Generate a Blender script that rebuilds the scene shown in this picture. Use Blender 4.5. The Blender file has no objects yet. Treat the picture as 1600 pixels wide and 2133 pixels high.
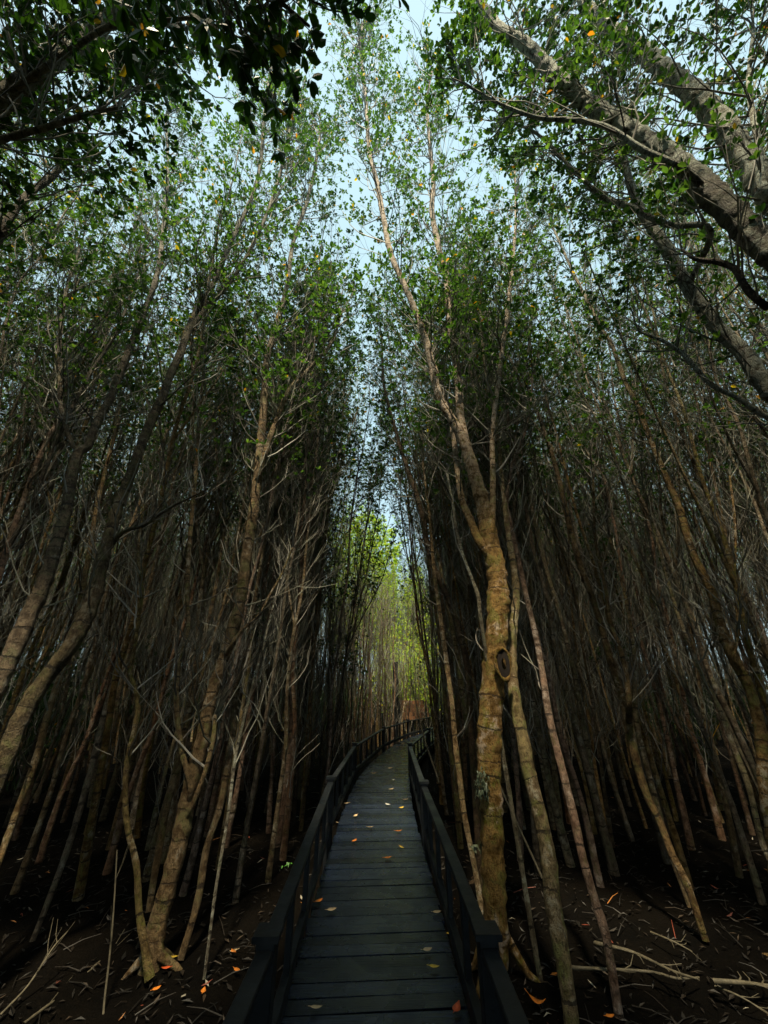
import bpy, math, random
import numpy as np
from mathutils import Vector, Matrix, noise as mnoise

# ------------------------------------------------------------------ camera, sky, sun, exposure
SC = bpy.context.scene
COL = SC.collection
F, PITCH, CX, CY, H = 800.0, math.radians(25.0), 800.0, 1066.5, 1.8
cam_d = bpy.data.cameras.new('camera'); cam = bpy.data.objects.new('camera', cam_d); COL.objects.link(cam)
cam_d.sensor_fit = 'VERTICAL'; cam_d.sensor_height = 36.0; cam_d.lens = 36.0*F/2133.0
cam_d.clip_start = 0.05; cam_d.clip_end = 1500
cam.location = (0, 0, H); cam.rotation_euler = (math.radians(90)+PITCH, 0, 0)
SC.camera = cam

SUN_EL, SUN_AZ = math.radians(65), math.radians(186)     # azimuth from +Y, clockwise: behind the camera
world = bpy.data.worlds.new('World'); SC.world = world; world.use_nodes = True
nt = world.node_tree; nt.nodes.clear()
out = nt.nodes.new('ShaderNodeOutputWorld'); bg = nt.nodes.new('ShaderNodeBackground')
sky = nt.nodes.new('ShaderNodeTexSky'); sky.sky_type = 'NISHITA'; sky.sun_disc = False
sky.sun_elevation = SUN_EL; sky.sun_rotation = SUN_AZ
sky.air_density = 1.0; sky.dust_density = 4.0; sky.ozone_density = 1.0
mix = nt.nodes.new('ShaderNodeMix'); mix.data_type = 'RGBA'; mix.inputs[0].default_value = 0.72
mix.inputs[7].default_value = (5.5, 7.9, 8.6, 1)           # even high cloud
nt.links.new(sky.outputs[0], mix.inputs[6]); nt.links.new(mix.outputs[2], bg.inputs[0])
bg.inputs[1].default_value = 0.085
nt.links.new(bg.outputs[0], out.inputs[0])
sun_d = bpy.data.lights.new('sun', 'SUN'); sun = bpy.data.objects.new('sun', sun_d); COL.objects.link(sun)
sun_d.energy = 4.9; sun_d.angle = math.radians(4); sun_d.color = (1.0, 0.87, 0.60)
sd = Vector((math.sin(SUN_AZ)*math.cos(SUN_EL), math.cos(SUN_AZ)*math.cos(SUN_EL), math.sin(SUN_EL)))
sun.rotation_euler = (-sd).to_track_quat('-Z', 'Y').to_euler()
vs = SC.view_settings; vs.view_transform = 'Standard'; vs.look = 'None'; vs.exposure = 0.8; vs.gamma = 1
SC.render.engine = 'CYCLES'
cy = SC.cycles
cy.max_bounces = 6; cy.diffuse_bounces = 3; cy.glossy_bounces = 2; cy.transmission_bounces = 3; cy.transparent_max_bounces = 4
cy.use_denoising = True

# ------------------------------------------------------------------ helpers
MUD = -0.45
rng = random.Random(11)
nrg = np.random.default_rng(5)

def ray(px, py):
    a = (px-CX)/F; b = (CY-py)/F
    return Vector((a, math.cos(PITCH)-b*math.sin(PITCH), math.sin(PITCH)+b*math.cos(PITCH)))
CAM = Vector((0, 0, H))
def atY(px, py, Y):
    d = ray(px, py); t = Y/d.y
    return CAM + d*t, t
def att(px, py, t):
    return CAM + ray(px, py)*t, t
def atz(px, py, z):
    d = ray(px, py); t = (z-H)/d.z
    return CAM + d*t

class Geo:
    def __init__(s): s.v = []; s.f = []; s.n = 0; s.ln = []; s.rd = []
    def add(s, v, f, ln=None, rd=None):
        s.v.append(np.asarray(v, dtype=np.float32)); k = len(v)
        s.f.append(np.asarray(f, dtype=np.int32)+s.n); s.n += k
        s.ln.append(np.zeros(k, np.float32) if ln is None else ln)
        s.rd.append(np.zeros(k, np.float32) if rd is None else rd)
    def tube(s, P, R, sides=6, l0=0.0, ends=True, rough=0.0):
        P = np.asarray(P, float); R = np.asarray(R, float); n = len(P)
        T = np.gradient(P, axis=0); T /= (np.linalg.norm(T, axis=1, keepdims=True)+1e-9)
        u = np.cross(T[0], (0.3, 0.9, 0.1)); 
        if np.linalg.norm(u) < .1: u = np.cross(T[0], (1, 0, 0))
        U = np.empty_like(P)
        for i in range(n):
            u = u - T[i]*np.dot(u, T[i]); u = u/(np.linalg.norm(u)+1e-9); U[i] = u
        W = np.cross(T, U)
        ang = np.arange(sides)*2*math.pi/sides
        ring = U[:, None, :]*np.cos(ang)[None, :, None] + W[:, None, :]*np.sin(ang)[None, :, None]
        RR = np.repeat(R[:, None], sides, 1)
        if rough > 0:
            nz = nrg.normal(size=(n, sides)); nz = (nz+np.roll(nz, 1, 1)+np.roll(nz, -1, 1))/1.7
            sl = np.cumsum(nrg.normal(size=(n, sides))*0.25, axis=0); sl -= sl.mean(1, keepdims=True); sl = np.tanh(sl*0.6)
            RR = RR*(1+rough*nz*0.35+rough*sl)
        V = P[:, None, :] + ring*RR[:, :, None]
        seg = np.linalg.norm(np.diff(P, axis=0), axis=1); ln = l0+np.concatenate([[0], np.cumsum(seg)])
        i = np.arange(n-1)[:, None]; j = np.arange(sides)[None, :]; j2 = (j+1) % sides
        q = np.stack([i*sides+j, i*sides+j2, (i+1)*sides+j2, (i+1)*sides+j], -1).reshape(-1, 4)
        s.add(V.reshape(-1, 3), q, np.repeat(ln, sides).astype(np.float32), np.repeat(R, sides).astype(np.float32))
    def box(s, c, ax, ay, az, hx, hy, hz, bev=0.0):
        c = np.array(c, float); ax, ay, az = (np.array(a, float) for a in (ax, ay, az))
        if bev <= 0:
            sg = [(-1,-1,-1),(1,-1,-1),(1,1,-1),(-1,1,-1),(-1,-1,1),(1,-1,1),(1,1,1),(-1,1,1)]
            v = [c+ax*x*hx+ay*y*hy+az*z*hz for x, y, z in sg]
            s.add(v, [(0,3,2,1),(4,5,6,7),(0,1,5,4),(1,2,6,5),(2,3,7,6),(3,0,4,7)])
        else:   # chamfered in the section across ax
            b = bev; prof = [(-hy+b,-hz),(hy-b,-hz),(hy,-hz+b),(hy,hz-b),(hy-b,hz),(-hy+b,hz),(-hy,hz-b),(-hy,-hz+b)]
            v = [c-ax*(hx)+ay*y+az*z for y, z in prof]+[c+ax*(hx)+ay*y+az*z for y, z in prof]
            f = [(k, (k+1) % 8, 8+(k+1) % 8, 8+k) for k in range(8)]
            f += [(0,7,6,1),(1,6,5,2),(2,5,4,3),(8,9,14,15),(9,10,13,14),(10,11,12,13)]
            s.add(v, f)
    def build(s, name, mat, parent=None, smooth=False):
        me = bpy.data.meshes.new(name)
        if s.n:
            v = np.concatenate(s.v); f = np.concatenate(s.f)
            me.vertices.add(len(v)); me.vertices.foreach_set('co', v.ravel())
            me.loops.add(f.size); me.loops.foreach_set('vertex_index', f.ravel())
            me.polygons.add(len(f)); me.polygons.foreach_set('loop_start', np.arange(0, f.size, 4, dtype=np.int32))
            me.polygons.foreach_set('use_smooth', np.full(len(f), smooth))
            me.update(calc_edges=True)
            a = me.attributes.new('len', 'FLOAT', 'POINT'); a.data.foreach_set('value', np.concatenate(s.ln).astype(np.float32))
            a = me.attributes.new('rad', 'FLOAT', 'POINT'); a.data.foreach_set('value', np.concatenate(s.rd).astype(np.float32))
        me.materials.append(mat)
        o = bpy.data.objects.new(name, me); COL.objects.link(o)
        if parent: o.parent = parent
        return o

def tag(o, label=None, cat=None, group=None, kind=None):
    if label: o['label'] = label
    if cat: o['category'] = cat
    if group: o['group'] = group
    if kind: o['kind'] = kind
    return o
def empty(name, loc=(0, 0, 0), rz=0):
    o = bpy.data.objects.new(name, None); COL.objects.link(o); o.location = loc; o.rotation_euler = (0, 0, rz)
    o.empty_display_size = .2
    return o

# ------------------------------------------------------------------ materials
def newmat(name):
    m = bpy.data.materials.new(name); m.use_nodes = True; nt = m.node_tree
    return m, nt, nt.nodes['Principled BSDF']
def N(nt, t, **kw):
    n = nt.nodes.new(t)
    for k, v in kw.items():
        if k.startswith('_'): setattr(n, k[1:], v)
        else: n.inputs[k].default_value = v
    return n
def ramp(nt, stops, interp='LINEAR'):
    r = nt.nodes.new('ShaderNodeValToRGB'); r.color_ramp.interpolation = interp; e = r.color_ramp.elements
    while len(e) < len(stops): e.new(0.5)
    for el, (p, c) in zip(e, stops): el.position = p; el.color = (*c, 1) if len(c) == 3 else c
    return r
def mixc(nt, fac, a, b, mode='MIX'):
    m = nt.nodes.new('ShaderNodeMix'); m.data_type = 'RGBA'; m.blend_type = mode
    for i, s in ((0, fac), (6, a), (7, b)):
        if isinstance(s, (int, float)): m.inputs[i].default_value = s
        elif isinstance(s, tuple): m.inputs[i].default_value = (*s, 1)
        else: nt.links.new(s, m.inputs[i])
    return m.outputs[2]
def math_(nt, op, a, b=None, clamp=False):
    m = nt.nodes.new('ShaderNodeMath'); m.operation = op; m.use_clamp = clamp
    for i, s in ((0, a), (1, b)):
        if s is None: continue
        if isinstance(s, (int, float)): m.inputs[i].default_value = s
        else: nt.links.new(s, m.inputs[i])
    return m.outputs[0]

def bark_mat(name, base, alt, moss, pale, moss_amt=.5, pale_z=(5, 9), ringf=19.0, hero=True, rnd=.5):
    m, nt, P = newmat(name); L = nt.links
    tc = nt.nodes.new('ShaderNodeTexCoord'); at = nt.nodes.new('ShaderNodeAttribute'); at.attribute_name = 'len'
    oi = nt.nodes.new('ShaderNodeObjectInfo'); obj = tc.outputs['Object']
    # offset coordinates per object so copies differ
    off = nt.nodes.new('ShaderNodeVectorMath'); off.operation = 'ADD'
    sc = math_(nt, 'MULTIPLY', oi.outputs['Random'], 37.0); cmb = nt.nodes.new('ShaderNodeCombineXYZ'); L.new(sc, cmb.inputs[0]); L.new(sc, cmb.inputs[2])
    L.new(obj, off.inputs[0]); L.new(cmb.outputs[0], off.inputs[1]); co = off.outputs[0]
    n1 = N(nt, 'ShaderNodeTexNoise', Scale=2.6, Detail=5.0, Roughness=.6); L.new(co, n1.inputs['Vector'])
    n2 = N(nt, 'ShaderNodeTexNoise', Scale=13.0, Detail=5.0, Roughness=.65); L.new(co, n2.inputs['Vector'])
    mpv = nt.nodes.new('ShaderNodeMapping'); mpv.inputs['Scale'].default_value = (1, 1, .28); L.new(co, mpv.inputs[0])
    n3 = N(nt, 'ShaderNodeTexNoise', Scale=85.0, Detail=4.0, Roughness=.7); L.new(mpv.outputs[0], n3.inputs['Vector'])
    n4 = N(nt, 'ShaderNodeTexNoise', Scale=6.0, Detail=6.0, Roughness=.7, Distortion=.6); L.new(co, n4.inputs['Vector'])
    n5 = N(nt, 'ShaderNodeTexNoise', Scale=140.0, Detail=2.0); L.new(co, n5.inputs['Vector'])
    col = mixc(nt, ramp_out(nt, n1.outputs[0], .42, .58), base, alt)
    col = mixc(nt, ramp_out(nt, n2.outputs[0], .35, .7), mixc(nt, 1.0, col, (.30, .27, .24), 'MULTIPLY'), col)
    r1 = ramp_out(nt, n4.outputs[0], .56-.12*moss_amt, .66-.10*moss_amt)
    col = mixc(nt, math_(nt, 'MULTIPLY', r1, min(1, moss_amt*1.3)), col, moss)
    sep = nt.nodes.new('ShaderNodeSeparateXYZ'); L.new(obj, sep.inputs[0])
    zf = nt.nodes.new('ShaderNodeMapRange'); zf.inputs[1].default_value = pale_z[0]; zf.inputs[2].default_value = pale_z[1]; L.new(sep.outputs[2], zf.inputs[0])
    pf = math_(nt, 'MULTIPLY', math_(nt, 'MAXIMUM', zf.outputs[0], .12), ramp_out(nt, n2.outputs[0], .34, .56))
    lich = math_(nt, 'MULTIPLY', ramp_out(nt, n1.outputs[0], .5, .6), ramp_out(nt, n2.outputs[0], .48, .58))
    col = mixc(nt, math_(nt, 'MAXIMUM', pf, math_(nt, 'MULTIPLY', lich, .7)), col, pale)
    # growth rings round the stem: length along the stem, warped and broken
    w = math_(nt, 'ADD', at.outputs['Fac'], math_(nt, 'MULTIPLY', n4.outputs[0], .12))
    nl = nt.nodes.new('ShaderNodeTexNoise'); nl.noise_dimensions = '1D'; nl.inputs['Scale'].default_value = ringf; nl.inputs['Detail'].default_value = 2.5
    L.new(math_(nt, 'ADD', w, sc), nl.inputs['W'])
    ring = ramp_out(nt, nl.outputs[0], .30, .36)      # 0 in the grooves
    groove = math_(nt, 'MULTIPLY', math_(nt, 'SUBTRACT', 1.0, ring), ramp_out(nt, n2.outputs[0], .3, .5))
    fine = math_(nt, 'SUBTRACT', 1.0, ramp_out(nt, n3.outputs[0], .33, .5))
    dk = math_(nt, 'MULTIPLY', math_(nt, 'MAXIMUM', math_(nt, 'MULTIPLY', groove, .85), math_(nt, 'MULTIPLY', fine, .72)), 1.0, True)
    col = mixc(nt, dk, col, (.016, .010, .007))
    tone = nt.nodes.new('ShaderNodeMapRange'); tone.inputs[3].default_value = 1-rnd; tone.inputs[4].default_value = 1+rnd*.6; L.new(oi.outputs['Random'], tone.inputs[0])
    hs = nt.nodes.new('ShaderNodeHueSaturation'); L.new(tone.outputs[0], hs.inputs['Value']); L.new(col, hs.inputs['Color'])
    sat = nt.nodes.new('ShaderNodeMapRange'); sat.inputs[3].default_value = .7; sat.inputs[4].default_value = 1.25
    fr = math_(nt, 'FRACT', math_(nt, 'MULTIPLY', oi.outputs['Random'], 7.31)); L.new(fr, sat.inputs[0]); L.new(sat.outputs[0], hs.inputs['Saturation'])
    L.new(hs.outputs[0], P.inputs['Base Color'])
    P.inputs['Roughness'].default_value = .62; P.inputs['Specular IOR Level'].default_value = .3
    h = math_(nt, 'ADD', math_(nt, 'MULTIPLY', ring, .6), math_(nt, 'ADD', math_(nt, 'MULTIPLY', n3.outputs[0], .9), math_(nt, 'ADD', math_(nt, 'MULTIPLY', n2.outputs[0], 1.2), math_(nt, 'MULTIPLY', n5.outputs[0], .35))))
    bp = nt.nodes.new('ShaderNodeBump'); bp.inputs['Strength'].default_value = 1.0; bp.inputs['Distance'].default_value = .035
    L.new(h, bp.inputs['Height']); L.new(bp.outputs[0], P.inputs['Normal'])
    return m
def ramp_out(nt, s, a, b):
    r = nt.nodes.new('ShaderNodeMapRange'); r.inputs[1].default_value = a; r.inputs[2].default_value = b
    r.interpolation_type = 'SMOOTHSTEP'; nt.links.new(s, r.inputs[0]); return r.outputs[0]

def leaf_mat(name, c1, c2, c3, yellow=.012, trans=.4, rough=.4):
    m = bpy.data.materials.new(name); m.use_nodes = True; nt = m.node_tree; nt.nodes.clear(); L = nt.links
    out = nt.nodes.new('ShaderNodeOutputMaterial'); geo = nt.nodes.new('ShaderNodeNewGeometry')
    r = ramp(nt, [(0, c1), (.55, c2), (.97-yellow, c3), (1-yellow, (.55, .36, .03)), (1.0, (.6, .2, .03))])
    r.color_ramp.elements[2].position = 1-yellow-.001
    L.new(geo.outputs['Random Per Island'], r.inputs[0])
    d = nt.nodes.new('ShaderNodeBsdfPrincipled'); d.inputs['Roughness'].default_value = rough; d.inputs['Specular IOR Level'].default_value = .45
    L.new(r.outputs[0], d.inputs['Base Color'])
    t = nt.nodes.new('ShaderNodeBsdfTranslucent'); tcx = mixc(nt, 1.0, r.outputs[0], (1.5, 1.9, .6), 'MULTIPLY'); L.new(tcx, t.inputs[0])
    ms = nt.nodes.new('ShaderNodeMixShader'); ms.inputs[0].default_value = trans
    L.new(d.outputs[0], ms.inputs[1]); L.new(t.outputs[0], ms.inputs[2]); L.new(ms.outputs[0], out.inputs[0])
    return m

M = {}
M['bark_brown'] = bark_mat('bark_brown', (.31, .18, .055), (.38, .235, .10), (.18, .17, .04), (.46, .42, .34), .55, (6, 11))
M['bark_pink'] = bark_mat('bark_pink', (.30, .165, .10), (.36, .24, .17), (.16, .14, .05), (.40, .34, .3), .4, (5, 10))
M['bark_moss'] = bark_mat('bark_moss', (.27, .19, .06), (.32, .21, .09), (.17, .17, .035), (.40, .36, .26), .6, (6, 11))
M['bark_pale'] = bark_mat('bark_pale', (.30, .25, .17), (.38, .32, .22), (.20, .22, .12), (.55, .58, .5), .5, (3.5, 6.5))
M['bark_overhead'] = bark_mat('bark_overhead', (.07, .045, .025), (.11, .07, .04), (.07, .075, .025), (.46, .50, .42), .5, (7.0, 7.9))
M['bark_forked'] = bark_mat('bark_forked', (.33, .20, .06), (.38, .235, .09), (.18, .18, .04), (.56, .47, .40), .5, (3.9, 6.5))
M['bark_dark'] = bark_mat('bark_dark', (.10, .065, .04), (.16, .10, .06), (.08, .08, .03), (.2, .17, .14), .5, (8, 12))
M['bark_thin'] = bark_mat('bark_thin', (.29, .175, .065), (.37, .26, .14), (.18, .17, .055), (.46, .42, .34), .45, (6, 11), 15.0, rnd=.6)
def twig_mat():
    m, nt, P = newmat('twig_grey'); L = nt.links
    tc = nt.nodes.new('ShaderNodeTexCoord'); n = N(nt, 'ShaderNodeTexNoise', Scale=1.7, Detail=3.0); L.new(tc.outputs['Object'], n.inputs['Vector'])
    geo = nt.nodes.new('ShaderNodeNewGeometry')
    r = ramp(nt, [(0, (.03, .022, .016)), (.4, (.095, .08, .065)), (.68, (.26, .235, .20)), (1, (.46, .44, .40))]); L.new(geo.outputs['Random Per Island'], r.inputs[0])
    c = mixc(nt, ramp_out(nt, n.outputs[0], .45, .6), r.outputs[0], mixc(nt, .6, r.outputs[0], (.2, .21, .15)))
    L.new(c, P.inputs['Base Color']); P.inputs['Roughness'].default_value = .6
    return m
M['twig'] = twig_mat()
M['leaf'] = leaf_mat('leaf_green', (.022, .055, .016), (.055, .11, .032), (.13, .19, .055), .012, .45)
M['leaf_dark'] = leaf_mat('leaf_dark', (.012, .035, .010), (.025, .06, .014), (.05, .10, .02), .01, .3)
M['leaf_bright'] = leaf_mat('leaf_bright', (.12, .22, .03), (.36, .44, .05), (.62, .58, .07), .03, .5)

def wood_mat(name, c1, c2, rough, sc=(1, 14, 14), bump=.3, spec=.5):
    m, nt, P = newmat(name); L = nt.links
    tc = nt.nodes.new('ShaderNodeTexCoord'); mp = nt.nodes.new('ShaderNodeMapping'); mp.inputs['Scale'].default_value = sc
    L.new(tc.outputs['Object'], mp.inputs[0]); n = N(nt, 'ShaderNodeTexNoise', Scale=3.0, Detail=6.0, Roughness=.65); L.new(mp.outputs[0], n.inputs['Vector'])
    geo = nt.nodes.new('ShaderNodeNewGeometry')
    c = mixc(nt, ramp_out(nt, n.outputs[0], .35, .65), c1, c2)
    hs = nt.nodes.new('ShaderNodeHueSaturation'); mr = nt.nodes.new('ShaderNodeMapRange'); mr.inputs[3].default_value = .35; mr.inputs[4].default_value = 1.8
    L.new(geo.outputs['Random Per Island'], mr.inputs[0]); L.new(mr.outputs[0], hs.inputs['Value']); L.new(c, hs.inputs['Color'])
    L.new(hs.outputs[0], P.inputs['Base Color'])
    n4 = N(nt, 'ShaderNodeTexNoise', Scale=4.0, Detail=4.0); L.new(tc.outputs['Object'], n4.inputs['Vector'])
    rr = nt.nodes.new('ShaderNodeMapRange'); rr.inputs[1].default_value = .35; rr.inputs[2].default_value = .65
    rr.inputs[3].default_value = rough-.12; rr.inputs[4].default_value = rough+.15; L.new(n4.outputs[0], rr.inputs[0])
    L.new(rr.outputs[0], P.inputs['Roughness']); P.inputs['Specular IOR Level'].default_value = spec
    bp = nt.nodes.new('ShaderNodeBump'); bp.inputs['Strength'].default_value = bump; bp.inputs['Distance'].default_value = .01
    L.new(n.outputs[0], bp.inputs['Height']); L.new(bp.outputs[0], P.inputs['Normal'])
    return m
M['deck'] = wood_mat('deck_wood', (.002, .004, .008), (.009, .014, .030), .25, (1.2, 22, 8), .5)
M['rail'] = wood_mat('rail_black_wood', (.002, .003, .004), (.005, .007, .010), .5, (6, 6, 6), .3)
M['screen'] = wood_mat('screen_wood', (.09, .035, .014), (.15, .07, .03), .7, (8, 8, 2), .5)

def mud_mat():
    m, nt, P = newmat('mud'); L = nt.links
    tc = nt.nodes.new('ShaderNodeTexCoord')
    n = N(nt, 'ShaderNodeTexNoise', Scale=1.3, Detail=8.0, Roughness=.7); L.new(tc.outputs['Object'], n.inputs['Vector'])
    n2 = N(nt, 'ShaderNodeTexNoise', Scale=25.0, Detail=5.0, Roughness=.7); L.new(tc.outputs['Object'], n2.inputs['Vector'])
    c = mixc(nt, ramp_out(nt, n.outputs[0], .4, .62), (.003, .0025, .002), (.006, .0045, .003))
    c = mixc(nt, ramp_out(nt, n2.outputs[0], .55, .7), c, (.010, .007, .0045))
    L.new(c, P.inputs['Base Color']); P.inputs['Roughness'].default_value = .85; P.inputs['Specular IOR Level'].default_value = .06
    bp = nt.nodes.new('ShaderNodeBump'); bp.inputs['Strength'].default_value = 1; bp.inputs['Distance'].default_value = .05
    L.new(n2.outputs[0], bp.inputs['Height']); L.new(bp.outputs[0], P.inputs['Normal'])
    return m
M['mud'] = mud_mat()
def litter_mat():
    m, nt, P = newmat('leaf_litter'); L = nt.links
    geo = nt.nodes.new('ShaderNodeNewGeometry')
    r = ramp(nt, [(0, (.007, .005, .003)), (.5, (.014, .009, .005)), (.86, (.05, .033, .02)), (.955, (.36, .32, .25)), (.975, (.2, .04, .02)), (.985, (.4, .15, .03))], 'CONSTANT')
    L.new(geo.outputs['Random Per Island'], r.inputs[0]); L.new(r.outputs[0], P.inputs['Base Color']); P.inputs['Roughness'].default_value = .6
    return m
M['litter'] = litter_mat()
def plain(name, c, rough=.5):
    m, nt, P = newmat(name)
    tc = nt.nodes.new('ShaderNodeTexCoord'); n = N(nt, 'ShaderNodeTexNoise', Scale=30.0, Detail=3.0); nt.links.new(tc.outputs['Object'], n.inputs['Vector'])
    cc = mixc(nt, ramp_out(nt, n.outputs[0], .35, .7), c, tuple(x*.55 for x in c)); nt.links.new(cc, P.inputs['Base Color'])
    P.inputs['Roughness'].default_value = rough
    return m
M['lf_orange'] = plain('fallen_orange', (.85, .26, .03)); M['lf_red'] = plain('fallen_red', (.75, .12, .03))
M['lf_yellow'] = plain('fallen_yellow', (.75, .5, .06)); M['lf_pale'] = plain('fallen_pale', (.62, .45, .26)); M['lf_white'] = plain('fallen_white', (.7, .68, .62))
M['stick'] = plain('stick_pale', (.15, .125, .08), .7)
M['sprout'] = plain('sprout_green', (.08, .28, .03)); M['fern'] = plain('fern_pale_green', (.14, .17, .10)); M['hollow'] = plain('hollow_dark', (.02, .012, .008), .9)

# ------------------------------------------------------------------ ground
def path_x(y):
    K = [(-60, -.02), (0, -.04), (3, -.05), (6.5, -.1), (8.5, -.1), (10.8, 0.0), (13, .28), (15.4, .72), (18.5, 1.5), (22, 2.9), (26, 5.2), (60, 30)]
    for (a, p), (b, q) in zip(K, K[1:]):
        if a <= y <= b:
            t = (y-a)/(b-a); return p+(q-p)*t
    return K[-1][1]
def PX(y):   # smoothed
    return sum(path_x(y+d) for d in (-1.2, -.6, 0, .6, 1.2))/5
def pdir(y):
    d = Vector((PX(y+.2)-PX(y-.2), .4, 0)); return d.normalized()

g = Geo(); xs = sorted(set([-400, -120, -50]+[round(-24+i*.4, 3) for i in range(121)]+[50, 120, 400])); ys = sorted(set([-400, -100, -30]+[round(-6+i*.4, 3) for i in range(126)]+[60, 100, 400]))
V = []
for y in ys:
    for x in xs:
        z = MUD + .10*mnoise.noise(Vector((x*.45, y*.45, 0))) + .05*mnoise.noise(Vector((x*1.6, y*1.6, 3)))
        V.append((x, y, z))
nx = len(xs); g.add(V, [(j*nx+i, j*nx+i+1, (j+1)*nx+i+1, (j+1)*nx+i) for j in range(len(ys)-1) for i in range(nx-1)])
tag(g.build('mud_ground', M['mud'], smooth=True), kind='structure')
def mudz(x, y): return MUD + .10*mnoise.noise(Vector((x*.45, y*.45, 0))) + .05*mnoise.noise(Vector((x*1.6, y*1.6, 3)))

# ------------------------------------------------------------------ boardwalk
UP = Vector((0, 0, 1))
bw = empty('boardwalk', (0, 0, 0)); tag(bw, kind='structure')
g = Geo(); y = -3.0; k = 0
while y < 30:
    d = pdir(y); r = random.Random(k)
    a = math.radians(-90+3.0)
    nrm = Vector((d.y, -d.x, 0)); nrm = (Matrix.Rotation(math.radians(3+r.uniform(-.35, .35)), 3, 'Z') @ nrm); dd = UP.cross(nrm).normalized()
    hw = .585+r.uniform(-.012, .012); c = Vector((PX(y), y, -.02+r.uniform(-.003, .003)))
    tilt = (nrm+UP*r.uniform(-.004, .004)).normalized()
    g.box(c, tilt, dd, tilt.cross(dd), hw, .0660+r.uniform(-.0015, .001), .02, 0)
    y += .142*max(.3, d.y); k += 1
g.build('deck', M['deck'], bw)
g = Geo(); Y = -3.0
while Y < 29:
    for s in (-.5, .5):
        a = Vector((PX(Y), Y, -.115)); b = Vector((PX(Y+1), Y+1, -.115)); d = (b-a); nn = Vector((d.y, -d.x, 0)).normalized()
        m_ = (a+b)/2+nn*s; g.box(m_, d.normalized(), nn, UP, d.length/2, .03, .07)
    Y += 1.0
g.build('beam', M['rail'], bw)
for Y in [-1.2, 2.4, 6.2, 10.2, 14.5, 18.5, 22.5]:
    g = Geo(); d = pdir(Y); nn = Vector((d.y, -d.x, 0))
    for s in (-.42, .42):
        p = Vector((PX(Y), Y, 0))+nn*s; g.box(p+UP*-.5, UP, d, nn, .31, .055, .055, .006)
    g.build('pile', M['rail'], bw)

def railing(side, pts, label):
    root = empty('wooden_railing', (pts[0][0], pts[0][1], 0)); tag(root, label, 'railing')
    inv = Vector((-pts[0][0], -pts[0][1], 0))
    def fin(gg, name, par=root, mt=M['rail']):
        o = gg.build(name, mt, root)
        if o.data.vertices:
            co = np.empty(len(o.data.vertices)*3, np.float32); o.data.vertices.foreach_get('co', co); co = co.reshape(-1, 3)+np.array(inv); o.data.vertices.foreach_set('co', co.astype(np.float32).ravel()); o.data.update()
        return o
    P = [Vector((x, y, 0)) for x, y in pts]
    for i, p in enumerate(P):
        d = (P[min(i+1, len(P)-1)]-P[max(i-1, 0)]).normalized(); nn = Vector((d.y, -d.x, 0))
        gg = Geo(); gg.box(p+UP*.1, UP, d, nn,   .545, .05, .05, .006); post = fin(gg, 'railing_post')
        gg = Geo(); gg.box(p+UP*.662, d, nn, UP, .068, .068, .014, .004); cap = fin(gg, 'post_cap'); cap.parent = post
    for a, b in zip(P, P[1:]):
        d = (b-a); L_ = d.length; d.normalize(); nn = Vector((d.y, -d.x, 0)); m_ = (a+b)/2; h = L_/2-.052
        gg = Geo(); gg.box(m_+UP*.60, d, nn, UP, h, .042, .018, .005); fin(gg, 'handrail')
        gg = Geo(); gg.box(m_+UP*.10, d, nn, UP, h, .028, .045, .005); fin(gg, 'bottom_rail')
        nb = max(2, int(round(L_/.75)))
        for q in range(1, nb):
            c = a+d*(L_*q/nb); gg = Geo(); gg.box(c+UP*.3625, UP, d, nn, .2165, .035, .02, .003); fin(gg, 'baluster')
    return root
railing(-1, [(-.56, -1.2), (-.60, 2.73), (-.77, 6.7), (-.70, 10.7), (-.02, 15.4), (1.05, 19.2), (2.8, 23.0), (5.2, 26.6)], 'black wooden railing with flat handrail and capped posts along the left edge of the boardwalk')
railing(1, [(.50, -1.2), (.535, 2.75), (.55, 6.4), (.62, 10.7), (1.5, 14.8), (2.5, 18.3), (4.1, 21.9), (6.4, 25.4)], 'black wooden railing with flat handrail along the right edge of the boardwalk')

# ------------------------------------------------------------------ tree growing
def nrmz(v): return v/(np.linalg.norm(v)+1e-9)
def leafcluster(g, p, d, n, size, r):
    d = nrmz(np.asarray(d, float)+np.array([0, 0, .5])); u = nrmz(np.cross(d, (r.uniform(-1, 1), r.uniform(-1, 1), .3))); w = np.cross(d, u)
    vs = []; fs = []
    for k in range(n):
        a = k*2.4+r.uniform(-.4, .4); el = r.uniform(.35, 1.25)
        q = nrmz(d*math.cos(el)+(u*math.cos(a)+w*math.sin(a))*math.sin(el)); L = size*r.uniform(.65, 1.15); Wd = L*r.uniform(.22, .30)
        side = nrmz(np.cross(q, d)); nn = np.cross(side, q); fold = nn*Wd*.35; droop = -np.array([0, 0, 1])*L*r.uniform(0, .18)
        b = p+q*L*.12; o = len(vs)
        vs += [b, b+q*L*.38+side*Wd*.85+fold, b+q*L*.72+side*Wd*.8+fold+droop*.5, b+q*L*.95+droop, b+q*L*.72-side*Wd*.8+fold+droop*.5, b+q*L*.38-side*Wd*.85+fold]
        fs += [(o, o+1, o+2, o+3), (o, o+3, o+4, o+5)]
    g.add(vs, fs)

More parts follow.
